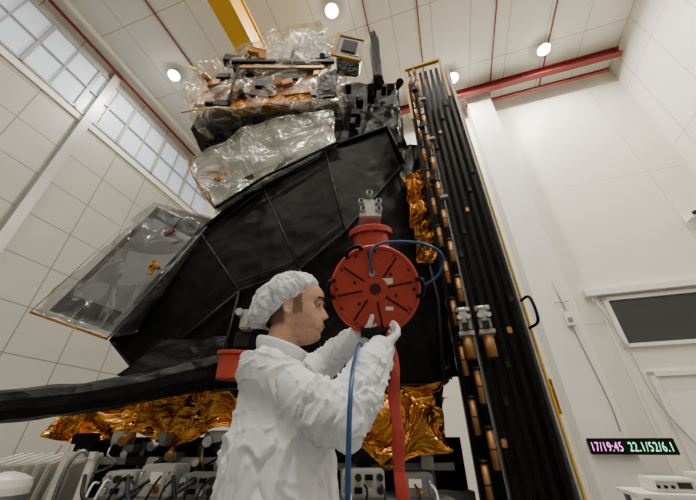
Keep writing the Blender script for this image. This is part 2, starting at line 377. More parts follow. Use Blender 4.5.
a=prism('side_panel',[(-.42,2.38,5.12),(-.16,2.36,5.15),(-.12,2.36,5.80),(-.38,2.38,5.75)],(0,.1,0),M['mli2'],topi); crumple(a,.03,4,4)
rb=random.Random(8)
for k in range(30):
    x=rb.uniform(-2.05,-.35); z=rb.uniform(5.15,6.0) if k<24 else rb.uniform(6.1,6.5)
    s=rb.uniform(.07,.22); yy=2.44+(-.35-x)*.05
    if k%4==0: cyl('component_barrel',(x,yy,z),(x+rb.uniform(-.05,.05),yy-.10,z-.04),s*.35,M[rb.choice(['dgrey','copper','black'])],topi,seg=20)
    else: box('component_box',(x,yy,z),(s*1.3,s*.7,s*.8),M[rb.choice(['black','dgrey','amber','copper','gold2','black','dpanel','amber'])],topi,Euler((rb.uniform(-.1,.1),rb.uniform(-.2,.2),rb.uniform(-.2,.2))).to_matrix(),.010)
tube('edge_tape',[(-2.2,2.5,5.0),(-1.7,2.42,5.0),(-1.5,2.42,4.92)],.012,M['yellow'],topi,6,False)
box('tape_flag',(-2.3,2.46,6.02),(.16,.01,.05),M['yellow'],topi,Euler((0,.5,0)).to_matrix())
for x in (-1.58,-.4):
    box('rail',(x,2.40,5.55),(.03,.03,.9),M['dgrey'],topi)
box('rail',(-.95,2.38,5.88),(1.2,.03,.05),M['copper'],topi); box('rail',(-.95,2.38,6.04),(1.5,.04,.06),M['black'],topi)
sb=empty('sensor_head',(.02,2.2,5.9),parent=sat)
box('sensor_case',(.02,2.3,5.92),(.32,.3,.32),M['silver'],sb,Euler((.1,.15,0)).to_matrix(),.02)
RS=Euler((.25,.2,.1)).to_matrix()
for (cx,cz,sx,sz) in ((0,.19,.42,.035),(0,-.19,.42,.035),(-.19,0,.035,.42),(.19,0,.035,.42)):
    box('sensor_frame',Vector((.02,2.13,5.92))+RS@Vector((cx,0,cz)),(sx,.03,sz),M['yellow'],sb,RS)
box('sensor_window',(.02,2.14,5.92),(.35,.02,.35),M['grey'],sb,RS)
box('sensor_window',Vector((.02,2.12,5.92)),(.2,.02,.2),M['dgrey'],sb,RS)
an=prism('antenna_fin',[(.36,2.4,5.6),(.5,2.4,5.6),(.50,2.4,6.8),(.44,2.4,7.1),(.34,2.4,7.0)],(0,.12,0),M['black'],sat); crumple(an,.03,4,3)
for k in range(4): cyl('thruster',(.3+.13*k,2.45,5.35+.12*(k%2)),(.3+.13*k,2.3,5.25+.12*(k%2)),.03,M['black'],sat,.05)
rb=random.Random(3)
for k in range(16):
    x=.0+rb.uniform(0,.68); z=4.75+rb.uniform(0,1.2)
    box('component_box',(x,2.62,z),(rb.uniform(.05,.14),.14,rb.uniform(.05,.14)),M[rb.choice(['black','dgrey','grey','mli2','black'])],sat,Euler((0,rb.uniform(-.3,.3),0)).to_matrix(),.008)
# left instrument
li=empty('instrument',(-2.3,2.9,2.1),parent=sat)
lp=[(-2.80,2.6,2.28),(-2.04,2.62,2.05),(-1.58,2.8,3.36),(-2.41,2.9,3.84)]
c=sum((Vector(p) for p in lp),Vector())/4
a=prism('antenna_panel',[c+(Vector(p)-c)*.95+Vector((.02,.09,.02)) for p in lp],(.34,.62,.30),M['dpanel'],li); crumple(a,.015,2,3)
a=prism('inner_panel',[c+(Vector(p)-c)*.70+Vector((.03,.06,.02)) for p in lp],(.0,.04,.0),M['grey'],li)
tube('antenna_seam',[mix(lp[0],lp[1],.5)+Vector((.0,.07,.04)),mix(lp[3],lp[2],.5)+Vector((.0,.07,-.04))],.007,M['grey'],li,6,False)
a=prism('protective_film',lp,(.36,.75,.34),M['film3'],li); crumple(a,.08,1.6,5,True,31,.07,2.6)
tube('edge_tape',[lp[0],lp[1]],.011,M['gold2'],li,6,False); tube('edge_tape',[lp[0],lp[3]],.005,M['lgrey'],li,6,False); tube('edge_tape',[lp[1],lp[2]],.006,M['grey'],li,6,False)
box('gold_bracket',(-1.88,2.64,2.75),(.10,.04,.025),M['gold'],li); box('gold_bracket',(-1.9,2.64,2.75),(.03,.04,.15),M['gold'],li)
for (x,z,l,r_) in ((-1.93,3.12,.26,-.6),(-2.0,3.3,.12,-.6)): box('red_cover',(x,2.83,z),(l,.02,.035),M['redp'],li,Euler((0,r_,0)).to_matrix())
bo=tube('boom',[(-2.45,1.85,1.42),(-1.9,2.05,1.50),(-1.5,2.2,1.58),(-1.2,2.32,1.68),(-.95,2.42,1.76)],lambda t:.095+.02*t+.07*max(0,t-.65),M['mli2'],sat,10); crumple(bo,.018,3,3,seed=8,amp2=.012,sc2=5)
bj=prism('boom_joint',[(-1.70,2.38,1.72),(-.95,2.3,1.60),(-.85,2.35,2.0),(-1.5,2.45,2.02)],(0,.5,0),M['mli2'],sat); crumple(bj,.04,2.6,5,seed=7,amp2=.025,sc2=3)
# gold foil skirts
sheet('gold_blanket',[[(-2.12,2.6,1.60),(-1.4,2.5,1.60),(-.6,2.3,1.62)],[(-2.2,2.6,1.24),(-1.4,2.5,1.31),(-.6,2.3,1.36)]],M['gold'],sat,130,28,.13,2.2,1,True)
sheet('gold_blanket',[[(-.2,2.2,1.64),(.3,2.22,1.64),(.62,2.25,1.66)],[(-.2,2.25,1.26),(.3,2.2,1.14),(.64,2.2,1.12)]],M['gold'],sat,100,44,.14,2.6,7,True)
sheet('gold_blanket',[[(.58,2.33,3.75),(.82,2.38,3.80)],[(.60,2.28,2.6),(.86,2.33,2.65)]],M['gold2'],sat,16,60,.14,3,17,True)
sheet('gold_blanket',[[(-2.1,2.62,1.6),(-.3,3.2,1.65),(.75,2.4,1.6)],[(-2.0,3.9,1.45),(-.3,3.9,1.45),(.7,3.9,1.45)]],M['gold2'],sat,50,14,.08,3,27,True)
a=prism('side_blanket',[(.62,2.32,1.7),(.80,2.36,1.7),(.86,2.4,4.3),(.55,2.45,4.3)],(0,.4,0),M['mli2'],sat); crumple(a,.05,5,5,seed=10,amp2=.03,sc2=7)
# solar array (room-aligned)
sa=empty('solar_array',rw(.3,2.6,.9),parent=sat)
def rbox(name,c,s,m,parent,bev=0):
    return box(name,rw(*c),s,M[m],parent,RM.to_3x3(),bev)
rb=random.Random(2)
rbox('backing_panel',(.13,2.62,3.1),(.15,.36,4.5),'black',sa,.004)
for i in range(5):
    x=.24+.066*i
    rbox('panel',(x,3.0,3.1),(.012,1.1,4.5),'pvface' if i%2 else 'dpanel',sa,.002)
    rbox('panel_edge',(x,2.37,3.1),(.034,.06,4.5),'black',sa,.006)
    for k in range(3):
        z=1.3+k*1.3+.22*i; rbox('clamp',(x,2.335,z),(.030,.02,.045),'dgrey' if (i+k)%3 else 'copper',sa,.004)
rbox('end_panel',(.565,3.0,3.1),(.02,1.25,4.55),'whitep',sa); rbox('end_panel_edge',(.560,2.365,3.1),(.014,.02,4.55),'lgrey',sa); rbox('end_panel_edge',(.578,2.365,3.1),(.012,.02,4.55),'yellow',sa)
for x,y in ((.105,2.33),(.170,2.31)):
    cyl('release_tube',rw(x,y,.9),rw(x,y,5.4),.015,M['black'],sa,seg=12)
    z=1.0+(.17 if x>.15 else 0)
    while z<5.3:
        l=.20; cyl('copper_sleeve',rw(x,y,z),rw(x,y,z+l),.021,M['copper'],sa,seg=12); cyl('clamp',rw(x,y,z+l),rw(x,y,z+l+.02),.026,M['dgrey'],sa,seg=12); cyl('clamp',rw(x,y,z+l*.48),rw(x,y,z+l*.52),.023,M['dgrey'],sa,seg=12); z+=.34
for x in (.15,.28):
    zz=-.27
    rbox('hold_down',(x,2.25,2.28+zz),(.075,.10,.13),'lgrey',sa,.012); cyl('hold_down',rw(x-.05,2.24,2.37+zz),rw(x+.05,2.24,2.37+zz),.026,M['steel'],sa)
    for s_ in (-1,1): cyl('hold_down',rw(x+s_*.028,2.20,2.30+zz),rw(x+s_*.028,2.16,2.30+zz),.017,M['steel'],sa,seg=14)
    rbox('hold_down',(x,2.24,2.20+zz),(.10,.08,.03),'lgrey',sa,.004); rbox('hold_down',(x,2.19,2.24+zz),(.04,.02,.05),'dgrey',sa)
    cyl('hold_down',rw(x,2.24,2.04+zz),rw(x,2.24,2.19+zz),.034,M['copper'],sa)
for z in (3.2,4.0,4.7):
    rbox('hold_down',(.2,2.3,z),(.07,.05,.05),'grey',sa,.01); rbox('hold_down',(.13,2.3,z+.25),(.06,.05,.08),'black',sa,.01)
rbox('end_frame',(.28,2.3,5.42),(.45,.04,.04),'yellow',sa); rbox('end_frame',(.49,2.28,5.0),(.025,.03,.8),'yellow',sa); rbox('end_frame',(.05,2.3,4.9),(.025,.03,1.),'yellow',sa)
tube('handle',[rw(.56,2.33,2.16),rw(.61,2.28,2.16),rw(.61,2.26,1.99),rw(.56,2.33,1.96)],.010,M['black'],sa)
rbox('corner_bracket',(.60,2.45,1.55),(.02,.10,.2),'gold2',sa)
# red covered sensor on the front of the body
rs=empty('covered_sensor',(.16,1.8,2.4),parent=sat)
lathe('red_cover',[(.09,-.13),(.118,-.13),(.122,-.12),(.122,.02),(.15,.02),(.15,.055),(.135,.065),(.06,.075)],(.16,1.78,2.50),(-.05,-.3,1),M['red'],rs,48)
for k in range(10):
    a=k*math.pi/5; Fq=frame_for((-.05,-.3,1)); p=Fq@Vector((.137*math.cos(a),.137*math.sin(a),.012))+Vector((.16,1.78,2.50))
    cyl('bolt',p,p+Fq@Vector((0,0,.012)),.008,M['dgrey'],rs,seg=8)
box('mount_bracket',(.16,2.05,2.5),(.12,.5,.1),M['dgrey'],rs)
box('sensor_body',(.155,1.74,2.71),(.09,.10,.17),M['lgrey'],rs,bev=.012); box('sensor_body',(.155,1.73,2.64),(.15,.11,.05),M['lgrey'],rs,bev=.008)
for k,(dx,dz) in enumerate(((-.06,.02),(.06,.02),(0,.10),(-.05,-.05),(.06,-.05))):
    cyl('sensor_fitting',(.155+dx,1.66,2.73+dz),(.155+dx,1.74,2.73+dz),.022,M['lgrey'],rs,seg=16)
    cyl('sensor_fitting',(.155+dx,1.65,2.73+dz),(.155+dx,1.66,2.73+dz),.012,M['dgrey'],rs,seg=16)
rs2=empty('covered_sensor',(-.74,2.,1.6),parent=sat)
lathe('red_cover',[(.085,-.09),(.10,-.08),(.10,.05),(.115,.06),(.115,.08),(.05,.09)],(-.72,2.05,1.72),(0,-.1,1),M['red'],rs2,32)
box('sensor_body',(-.70,2.08,2.02),(.07,.1,.14),M['lgrey'],rs2,bev=.012); box('mount_bracket',(-.72,2.25,1.9),(.1,.3,.1),M['dgrey'],rs2)
for dx in (-.04,.05): cyl('sensor_fitting',(-.7+dx,2.0,2.06),(-.7+dx,2.06,2.06),.025,M['lgrey'],rs2,seg=16)
settle(sat)

# ------------------------------------------------------------------ support stand
st=empty('support_stand',(-.4,3.1,0),'dark steel support stand with pipes and valves carrying the satellite','stand')
lathe('adapter_ring',[(.78,0),(.85,0),(.85,.3),(.78,.3)],(-.4,3.3,1.08),(0,0,1),M['dgrey'],st,64)
for a in range(6):
    an_=a*math.pi/3+.3
    cyl('leg',(-.4+1.0*math.cos(an_),3.3+.7*math.sin(an_),0),(-.4+.8*math.cos(an_),3.3+.6*math.sin(an_),1.1),.045,M['steel'],st)
bm=bmesh.new()
for (c_,s_) in (((-.4,2.65,.98),(2.5,.08,.1)),((-.4,3.95,.98),(2.5,.08,.1)),((-1.6,3.30,.98),(.08,1.4,.1)),((.8,3.30,.98),(.08,1.4,.1))): add_box(bm,c_,s_,None,.005)
bmobj('beam_frame',bm,M['grey'],st)
box('side_cover',(-.6,2.76,1.12),(2.9,.03,.44),M['black'],st); box('side_cover',(-.4,2.76,.5),(2.3,.03,.8),M['dgrey'],st)
for k in range(6): box('stiffener',(-1.5+.42*k,2.72,1.12),(.03,.06,.38),M['grey'],st)
rb=random.Random(21)
for k in range(40):
    x=rb.uniform(-2.0,-.45) if k<28 else rb.uniform(-.05,.62); z=rb.uniform(1.17,1.34); yy=2.50 if k<28 else 2.46
    kind=rb.random()
    if kind<.30: cyl('valve',(x,yy,z),(x+rb.uniform(-.04,.04),yy-.10,z-rb.uniform(0,.04)),rb.uniform(.018,.032),M[rb.choice(['steel','dgrey','copper','lgrey'])],st,seg=16)
    elif kind<.78: box('fitting',(x,yy,z),(rb.uniform(.06,.16),.12,rb.uniform(.04,.10)),M[rb.choice(['dgrey','grey','lgrey','black','gold2','lgrey'])],st,Euler((0,rb.uniform(-.08,.08),rb.uniform(-.2,.2))).to_matrix(),.006)
    else: tube('pipe',[(x,yy,z+.08),(x+.02,yy-.06,z),(x+rb.uniform(-.12,.12),yy-.07,z-.05),(x+rb.uniform(-.15,.15),yy,z-.12)],.007,M[rb.choice(['steel','black','whitep','copper'])],st,8)
box('cross_rail',(-1.2,2.54,1.20),(1.7,.05,.04),M['lgrey'],st); box('cross_rail',(.3,2.50,1.17),(.8,.05,.04),M['grey'],st)
settle(st)

sh=empty('equipment_rack',(-.6,2.1,0),'grey metal rack shelf holding electronics boxes','rack')
box('shelf',(-.42,2.15,.84),(2.0,.44,.03),M['grey'],sh,None,.004); box('shelf',(-.42,2.25,1.035),(2.0,.26,.02),M['grey'],sh,None,.004)
for x in (-1.40,.56):
    for y in (1.96,2.34): box('post',(x,y,.42 if y<2.1 else .52),(.04,.04,.84 if y<2.1 else 1.04),M['steel'],sh)
settle(sh)
def ebox(c,s,m,label,rz=0,nconn=5,style=0):
    r=empty('electronics_box',(c[0],c[1],c[2]-s[2]/2),label,'electronics box',group='electronics boxes')
    R=Matrix.Rotation(rz,3,'Z')
    box('case',c,s,M[m],r,R,.008)
    if style==1:
        box('front_plate',Vector(c)+R@Vector((0,-s[1]/2-.004,0)),(s[0]*.9,.008,s[2]*.85),M['dgrey'],r,R)
        for j in range(4): box('fin',Vector(c)+R@Vector((0,-s[1]/2-.012,(j-1.5)*s[2]*.18)),(s[0]*.8,.014,s[2]*.05),M['grey'],r,R)
    elif style==2:
        for j in (-1,1): tube('lift_handle',[Vector(c)+R@Vector((j*s[0]*.38,-s[1]/2,-s[2]*.3)),Vector(c)+R@Vector((j*s[0]*.38,-s[1]/2-.03,-s[2]*.2)),Vector(c)+R@Vector((j*s[0]*.38,-s[1]/2-.03,s[2]*.2)),Vector(c)+R@Vector((j*s[0]*.38,-s[1]/2,s[2]*.3))],.005,M['steel'],r,8)
        box('front_label',Vector(c)+R@Vector((0,-s[1]/2-.003,s[2]*.1)),(s[0]*.35,.006,s[2]*.35),M['whitep'],r,R)
        cyl('connector',Vector(c)+R@Vector((s[0]*.1,-s[1]/2,-s[2]*.25)),Vector(c)+R@Vector((s[0]*.1,-s[1]/2-.03,-s[2]*.25)),.016,M['gold2'],r,seg=14)
    else:
        for k in range(nconn):
            px=(k+.5)/nconn*s[0]-s[0]/2
            for j in (-1,1):
                p=Vector(c)+R@Vector((px,-s[1]/2-.008,j*s[2]*.22))
                if (k+j)%3: cyl('connector',p,p+R@Vector((0,-.025,0)),min(.018,s[0]/nconn*.36),M['dgrey'] if k%2 else M['steel'],r,seg=12)
                else: box('connector',p,(s[0]/nconn*.7,.025,s[2]*.2),M['black'],r,R)
    settle(r)
G='grey electronics box with round connectors under the satellite'
def row(z0,items):
    for (x,w_,h_,m,l,nc,rz,dy,sty) in items: ebox((x,2.22+dy,z0+h_/2),(w_,.18,h_),m,l,rz,nc,sty)
row(1.046,((-1.28,.16,.12,'lgrey','pale grey electronics box with round connectors',3,.1,0,0),(-1.07,.20,.15,'lgrey','pale grey electronics box with handles and label',3,-.08,.02,2),(-.83,.20,.11,'grey',G,4,.05,0,0),(-.61,.14,.15,'steel','brushed metal finned electronics box',3,0,.01,1),(.08,.24,.13,'lgrey','pale grey electronics box beside the technician',4,.06,0,0),(.38,.20,.11,'grey','grey electronics box with handles beside the gold foil',4,-.1,0,2)))
row(.856,((-1.22,.28,.12,'dgrey','dark grey finned electronics box on the lower shelf',5,0,-.06,1),(-.90,.28,.16,'lgrey','pale grey electronics box with many connectors',6,.05,-.06,0),(-.60,.22,.12,'black','black electronics box with handles on the lower shelf',5,0,-.06,2),(.06,.34,.15,'grey',G,5,0,-.06,0),(.38,.24,.16,'steel','brushed metal electronics box beside the technician',4,0,-.06,2)))
def cable(pts,m,r=.008,label='thin black cable hanging from the equipment'):
    o=tube('cable',pts,r,M[m],None,8); return tag(o,label,'cable','equipment cables')
rc=random.Random(5)
cl={'black':'thin black cable looping between electronics boxes','dgrey':'dark grey cable looping between electronics boxes','whitep':'thin white cable looping between electronics boxes','blue':'thin blue cable looping between electronics boxes'}
for k in range(14):
    x=-1.34+k*.065; m_=rc.choice(['black','black','black','dgrey','whitep','blue']); x2=x+rc.uniform(-.02,.02); dd=2.01-.006*k
    cable([(x,2.075,1.10+rc.uniform(0,.05)),(x+.01,dd,1.10+rc.uniform(-.02,.03)),((x+x2)/2+rc.uniform(-.02,.02),dd-.02,.98+rc.uniform(-.04,.05)),(x2,2.04,.90)],m_,.006,cl[m_])
for k in range(3):
    x0=-1.35+.24*k; y0=1.86-.03*k
    cable([(x0,y0+.10,1.16),(x0+.10,y0,1.08-.01*k),(x0+.22,y0,1.06),(x0+.34,y0+.10,1.14)],rc.choice(['black','dgrey']),.009,'black cable bundle sagging across the electronics boxes')
for k in range(6):
    x=.0+k*.09; m_=rc.choice(['black','whitep','dgrey'])
    cable([(x,2.085,1.11),(x+.01,2.03,1.08),(x+rc.uniform(-.03,.03),2.01,.98),(x,2.04,.9)],m_,.006,cl[m_])

# ------------------------------------------------------------------ cart and drum, lower left
ct=empty('equipment_cart',(-1.90,2.35,0),'white slatted equipment cart with steel tube frame','cart')
bm=bmesh.new()
for k in range(9): add_box(bm,(-2.16+.058*k,2.33+.01*k,1.10),(.030,.24,.26),Euler((.25,.30,0)).to_matrix(),.008)
bmobj('slatted_body',bm,M['whitep'],ct); box('base_tray',(-1.86,2.33,.90),(.60,.34,.05),M['dgrey'],ct)
for x in (-2.12,-1.58):
    for y in (2.2,2.48): cyl('leg',(x,y,0),(x,y,.88),.02,M['steel'],ct,seg=12)
tube('push_handle',[(-1.64,2.2,.92),(-1.60,2.15,1.20),(-1.54,2.2,1.24),(-1.56,2.4,.92)],.012,M['steel'],ct)
box('side_frame',(-1.66,2.2,1.08),(.035,.03,.34),M['whitep'],ct); box('side_frame',(-1.52,2.22,1.08),(.035,.03,.34),M['whitep'],ct); box('side_frame',(-1.59,2.21,1.24),(.18,.03,.035),M['whitep'],ct)
settle(ct)
dt=empty('air_duct',(-1.68,1.90,0),'white round drum with grey band standing on the floor','drum')
lathe('drum',[(.10,0),(.11,.02),(.11,1.12),(.10,1.15),(.06,1.17),(.02,1.18)],(-1.69,1.90,0),(0,0,1),M['whitep'],dt,32); lathe('drum_band',[(.113,0),(.113,.03)],(-1.69,1.90,1.06),(0,0,1),M['grey'],dt,32); settle(dt)

# ------------------------------------------------------------------ things near the back wall
ck=empty('led_display',rw(3.1,8.38,1.10),'black wall display with glowing magenta and green numerals','clock')
rbox('display_case',(3.11,8.37,1.25),(1.42,.08,.27),'black',ck,.01)
rbox('display_arm',(3.05,8.43,1.25),(.1,.03,.1),'grey',ck)
def text(s,x,z,width,height,m,par):
    cu=bpy.data.curves.new('t','FONT'); cu.body=s; cu.size=.2; cu.extrude=.003; cu.offset=-.0015; cu.space_character=1.15
    to=bpy.data.objects.new('t',cu); col.objects.link(to); bpy.context.view_layer.update()
    me=bpy.data.meshes.new_from_object(to.evaluated_get(bpy.context.evaluated_depsgraph_get())); bpy.data.objects.remove(to)
    xs=[v.co.x for v in me.vertices]; ys=[v.co.y for v in me.vertices]; mnx,mxx,mny,mxy=min(xs),max(xs),min(ys),max(ys)
    for v in me.vertices:
        v.co.x=(v.co.x-mnx)/(mxx-mnx)*width; v.co.y=(v.co.y-mny)/(mxy-mny)*height
    T=RM@Matrix.Translation((x,8.325,z))@Matrix.Rotation(math.pi/2,4,'X'); me.transform(T); me.materials.clear(); me.materials.append(M[m])
    o=bpy.data.objects.new('display_digits',me); return finish(o,par)
text('17/19:45',2.45,1.17,.50,.15,'ledp',ck); text('22.1/52/6.1',3.06,1.17,.68,.15,'ledg',ck); settle(ck)

sp_=empty('wall_sensor',rw(2.9,8.40,3.6),'small cream sensor box with antenna rod and hanging cable','sensor')
rbox('sensor_case',(2.92,8.39,3.82),(.16,.11,.34),'whitep',sp_,.01); rbox('sensor_cap',(2.92,8.39,4.0),(.1,.08,.06),'lgrey',sp_); rbox('sensor_face',(2.92,8.33,3.78),(.10,.01,.12),'grey',sp_); cyl('rod',rw(2.92,8.39,4.0),rw(2.86,8.39,4.85),.014,M['grey'],sp_,seg=8); cyl('rod',rw(2.74,8.39,4.25),rw(3.06,8.39,4.25),.012,M['grey'],sp_,seg=8)
tube('cable',[rw(2.92,8.39,3.66),rw(3.0,8.40,2.8),rw(3.06,8.40,2.0),rw(3.05,8.41,1.5)],.012,M['grey'],sp_,8); settle(sp_)
cable([rw(3.75,8.85,4.45),rw(4.0,8.85,3.2),rw(4.1,8.85,2.0),rw(4.6,8.85,.8)],'lgrey',.014,'thin pale cable hanging down the white wall')
wc=empty('wall_camera',rw(6.9,8.9,5.8),'small white wall-mounted camera on a bracket','camera')
rbox('camera_case',(6.75,8.7,6.30),(.45,.3,.25),'whitep',wc,.02); rbox('bracket',(6.9,8.9,6.1),(.1,.16,.6),'grey',wc); cyl('camera_lens',rw(6.6,8.54,6.3),rw(6.6,8.48,6.28),.05,M['dgrey'],wc); settle(wc)

wb=empty('workbench',rw(3.0,6.3,0),'white laboratory workbench near the back wall','workbench')
rbox('bench_top',(3.35,6.4,.72),(2.5,.8,.05),'whitep',wb,.005)
for x in (2.2,4.5):
    for y in (6.08,6.72): rbox('bench_leg',(x,y,.35),(.06,.06,.70),'grey',wb)
settle(wb)
def labbox(x,y,s,m,label):
    r=empty('lab_instrument',rw(x,y,.745),label,'lab instrument')
    z0=.745
    rbox('case',(x,y,z0+s[2]/2),s,m,r,.015); rbox('front_panel',(x,y-s[1]/2-.006,z0+s[2]/2),(s[0]*.85,.012,s[2]*.6),'lgrey',r)
    rbox('vent',(x+s[0]*.2,y-s[1]/2-.014,z0+s[2]/2),(s[0]*.3,.008,s[2]*.4),'dgrey',r)
    for k in range(3):
        cyl('knob',rw(x-.2+.08*k,y-s[1]/2-.01,z0+s[2]*.4),rw(x-.2+.08*k,y-s[1]/2-.04,z0+s[2]*.4),.018,M['black'],r,seg=12)
    settle(r)
labbox(2.62,6.4,(.5,.4,.16),'whitep','low white benchtop lab instrument with dark vent')
labbox(3.25,6.4,(.6,.45,.22),'white','white benchtop lab instrument with three black knobs')
labbox(4.0,6.4,(.6,.45,.16),'whitep','flat white benchtop lab instrument with pale front panel')

# ------------------------------------------------------------------ technician
def add_ell(bm,c,r,seg=14,R=None):
    g=bmesh.ops.create_uvsphere(bm,u_segments=seg,v_segments=max(8,seg//2+2),radius=1)
    for v in g['verts']:
        p=Vector((v.co.x*r[0],v.co.y*r[1],v.co.z*r[2])); v.co=(R@p if R else p)+Vector(c)
def chain(bm,pts,step=.3,seg=14):
    for (a,ra),(b,rb) in zip(pts,pts[1:]):
        a=Vector(a);b=Vector(b); ra=Vector(ra if isinstance(ra,tuple) else (ra,)*3); rb=Vector(rb if isinstance(rb,tuple) else (rb,)*3)
        n=max(2,int((b-a).length/(min(min(ra),min(rb))*step))+1)
        for i in range(n+1):
            t=i/n; add_ell(bm,a.lerp(b,t),ra.lerp(rb,t),seg)
HC=Vector((-.180,1.02,1.692))
SN=(-.240,.90,1.465); EN=(-.015,.85,1.345); WN=(.112,1.05,1.57)
SF=(-.2,1.17,1.485); EF=(-.13,1.39,1.57); WF=(.045,1.23,1.665)
def skeleton(bm,k,ka=1.):
    chain(bm,[((-.17,1.0,.95),(.15*k,.18*k,.12)),((-.175,1.0,1.12),(.155*k,.175*k,.12)),((-.185,1.0,1.28),(.150*k,.175*k,.12)),((-.205,1.01,1.41),(.122*k,.16*k,.07)),((-.222,1.02,1.475),(.085*k,.12*k,.045))])
    for S,E,W in ((SN,EN,WN),(SF,EF,WF)):
        chain(bm,[((-.215,1.02,1.45),.07*k),(S,.070*k*ka),((Vector(S).lerp(Vector(E),.5)),.070*k*ka),(E,.066*k*ka),((Vector(E).lerp(Vector(W),.5)),.060*k*ka),(W,.040*k*ka)])
    for y in (.9,1.1):
        chain(bm,[((-.165,y,.92),.115*k),((-.14,y,.5),.085*k),((-.17,y,.12),.06*k)])
def interp(tab,z):
    for (a,b),(c,d) in zip(tab,tab[1:]):
        if z<=c:
            t=(z-a)/(c-a); t=t*t*(3-2*t)*.5+t*.5; return b+(d-b)*t
    return tab[-1][1]
XFt=[(-.122,.03),(-.115,.066),(-.10,.084),(-.082,.083),(-.07,.091),(-.055,.093),(-.04,.089),(-.015,.089),(.005,.087),(.028,.099),(.055,.097),(.085,.077),(.108,.048),(.125,.005)]
XBt=[(-.122,.0),(-.10,.045),(-.07,.065),(-.04,.088),(0,.104),(.05,.106),(.09,.085),(.112,.05),(.125,.005)]
WTt=[(-.122,.012),(-.115,.030),(-.095,.046),(-.06,.058),(-.02,.066),(.02,.074),(.06,.075),(.09,.060),(.112,.036),(.125,.005)]
HR=(Matrix.Rotation(.0,3,'Z')@Matrix.Rotation(-.06,3,'Y'))
def head(bm):
    R=HR
    nz,na=60,72; rows=[]
    for j in range(nz+1):
        z=-.122+.247*j/nz; xf=interp(XFt,z); xb=interp(XBt,z); w=interp(WTt,z); row=[]
        for i in range(na):
            a=2*math.pi*i/na; ca,sa_=math.cos(a),math.sin(a)
            x=(xf if ca>0 else xb)*(abs(ca)**.85)*(1 if ca>0 else -1); y=w*(abs(sa_)**.9)*(1 if sa_>0 else -1)
            if ca>0:
                g=math.exp(-(y/.0115)**2)
                nh=0
                if -.045<z<.02:
                    t=(z+.045)/.065; nh=.030*(1-t)**1.0*min(1,t/.16)
                x+=nh*g
                x-=.013*math.exp(-((abs(y)-.032)/.015)**2-((z-.004)/.013)**2)
                x+=.004*math.exp(-(y/.022)**2)*(math.exp(-((z+.060)/.005)**2)+math.exp(-((z+.074)/.005)**2))
                x-=.004*math.exp(-(y/.024)**2)*math.exp(-((z+.067)/.0022)**2)
                y*=1+.05*math.exp(-((z+.012)/.016)**2)*(1 if .3<ca<.8 else 0)
            row.append(bm.verts.new(R@Vector((x,y,z))+HC))
        rows.append(row)
    for j in range(nz):
        for i in range(na): bm.faces.new((rows[j][i],rows[j][(i+1)%na],rows[j+1][(i+1)%na],rows[j+1][i]))
    bm.faces.new(rows[0][::-1]); bm.faces.new(rows[-1])
    for s in (-1,1):
        for k in range(10):
            t=k/9*4.6-2.0
            add_ell(bm,R@Vector((-.012-.017*math.cos(t*.75),s*.076,-.008+.03*math.sin(t*.7)))+HC,(.007,.009,.007),8)
        add_ell(bm,R@Vector((-.01,s*.071,-.012))+HC,(.014,.007,.026),10)
tech=empty('person',(-.16,1.0,0),'person in white coverall and hairnet holding a red disc','person')
bm=bmesh.new(); skeleton(bm,.78)
chain(bm,[((-.22,1.02,1.44),.07),((-.222,1.02,1.54),.058),((-.20,1.02,1.64),.055)])
head(bm)
for y in (.9,1.1): chain(bm,[((-.17,y,.1),.05),((-.17,y,.06),.045),((-.03,y,.045),.04)])
person=bmobj('body',bm,M['skin'],tech); bake(person,[('REMESH',dict(mode='VOXEL',voxel_size=.004)),('SMOOTH',dict(factor=.5,iterations=1))])
for p in person.data.polygons: p.use_smooth=True
att=person.data.attributes.new('stubble','FLOAT','POINT'); HI=HR.inverted()
def sst(a,b,x):
    t=max(0,min(1,(x-a)/(b-a))); return t*t*(3-2*t)
for i,v in enumerate(person.data.vertices):
    q=HI@(v.co-HC); val=0
    if -.14<q.z<.03:
        lim=-.028-.02*sst(.02,.09,q.x)+.045*sst(.035,-.005,q.x)
        val=(.34+.2*noise.noise(q*400))*sst(.012,-.012,q.z-lim)*sst(-.02,.012,q.x+max(0,(-.06-q.z))*.3)*sst(-.135,-.11,q.z)
        if q.x>.07 and -.078<q.z<-.058: val*=.3
        if q.x>.08 and -.055<q.z<-.042: val=max(val,.3*sst(.03,.02,abs(q.y)))
        if q.z>-.035 and abs(q.y)>.05 and .0<q.x<.03: val=max(val,.8)
    if q.x<-.02 and -.075<q.z<.03: val=max(val,.9*sst(-.02,-.035,q.x)*sst(-.075,-.055,q.z))
    att.data[i].value=val
bm=bmesh.new(); skeleton(bm,1.0)
chain(bm,[((-.21,1.02,1.45),(.08,.10,.045)),((-.222,1.02,1.515),(.070,.076,.028))])
cov=bmobj('coverall',bm,M['cloth'],tech); bake(cov,[('REMESH',dict(mode='VOXEL',voxel_size=.0058)),('SMOOTH',dict(factor=.6,iterations=12))])
me=cov.data; ns=[v.normal.copy() for v in me.vertices]
def segd(p,a,b):
    a=Vector(a);b=Vector(b); t=max(0,min(1,(p-a).dot(b-a)/(b-a).length_squared)); return (p-(a+(b-a)*t)).length,t
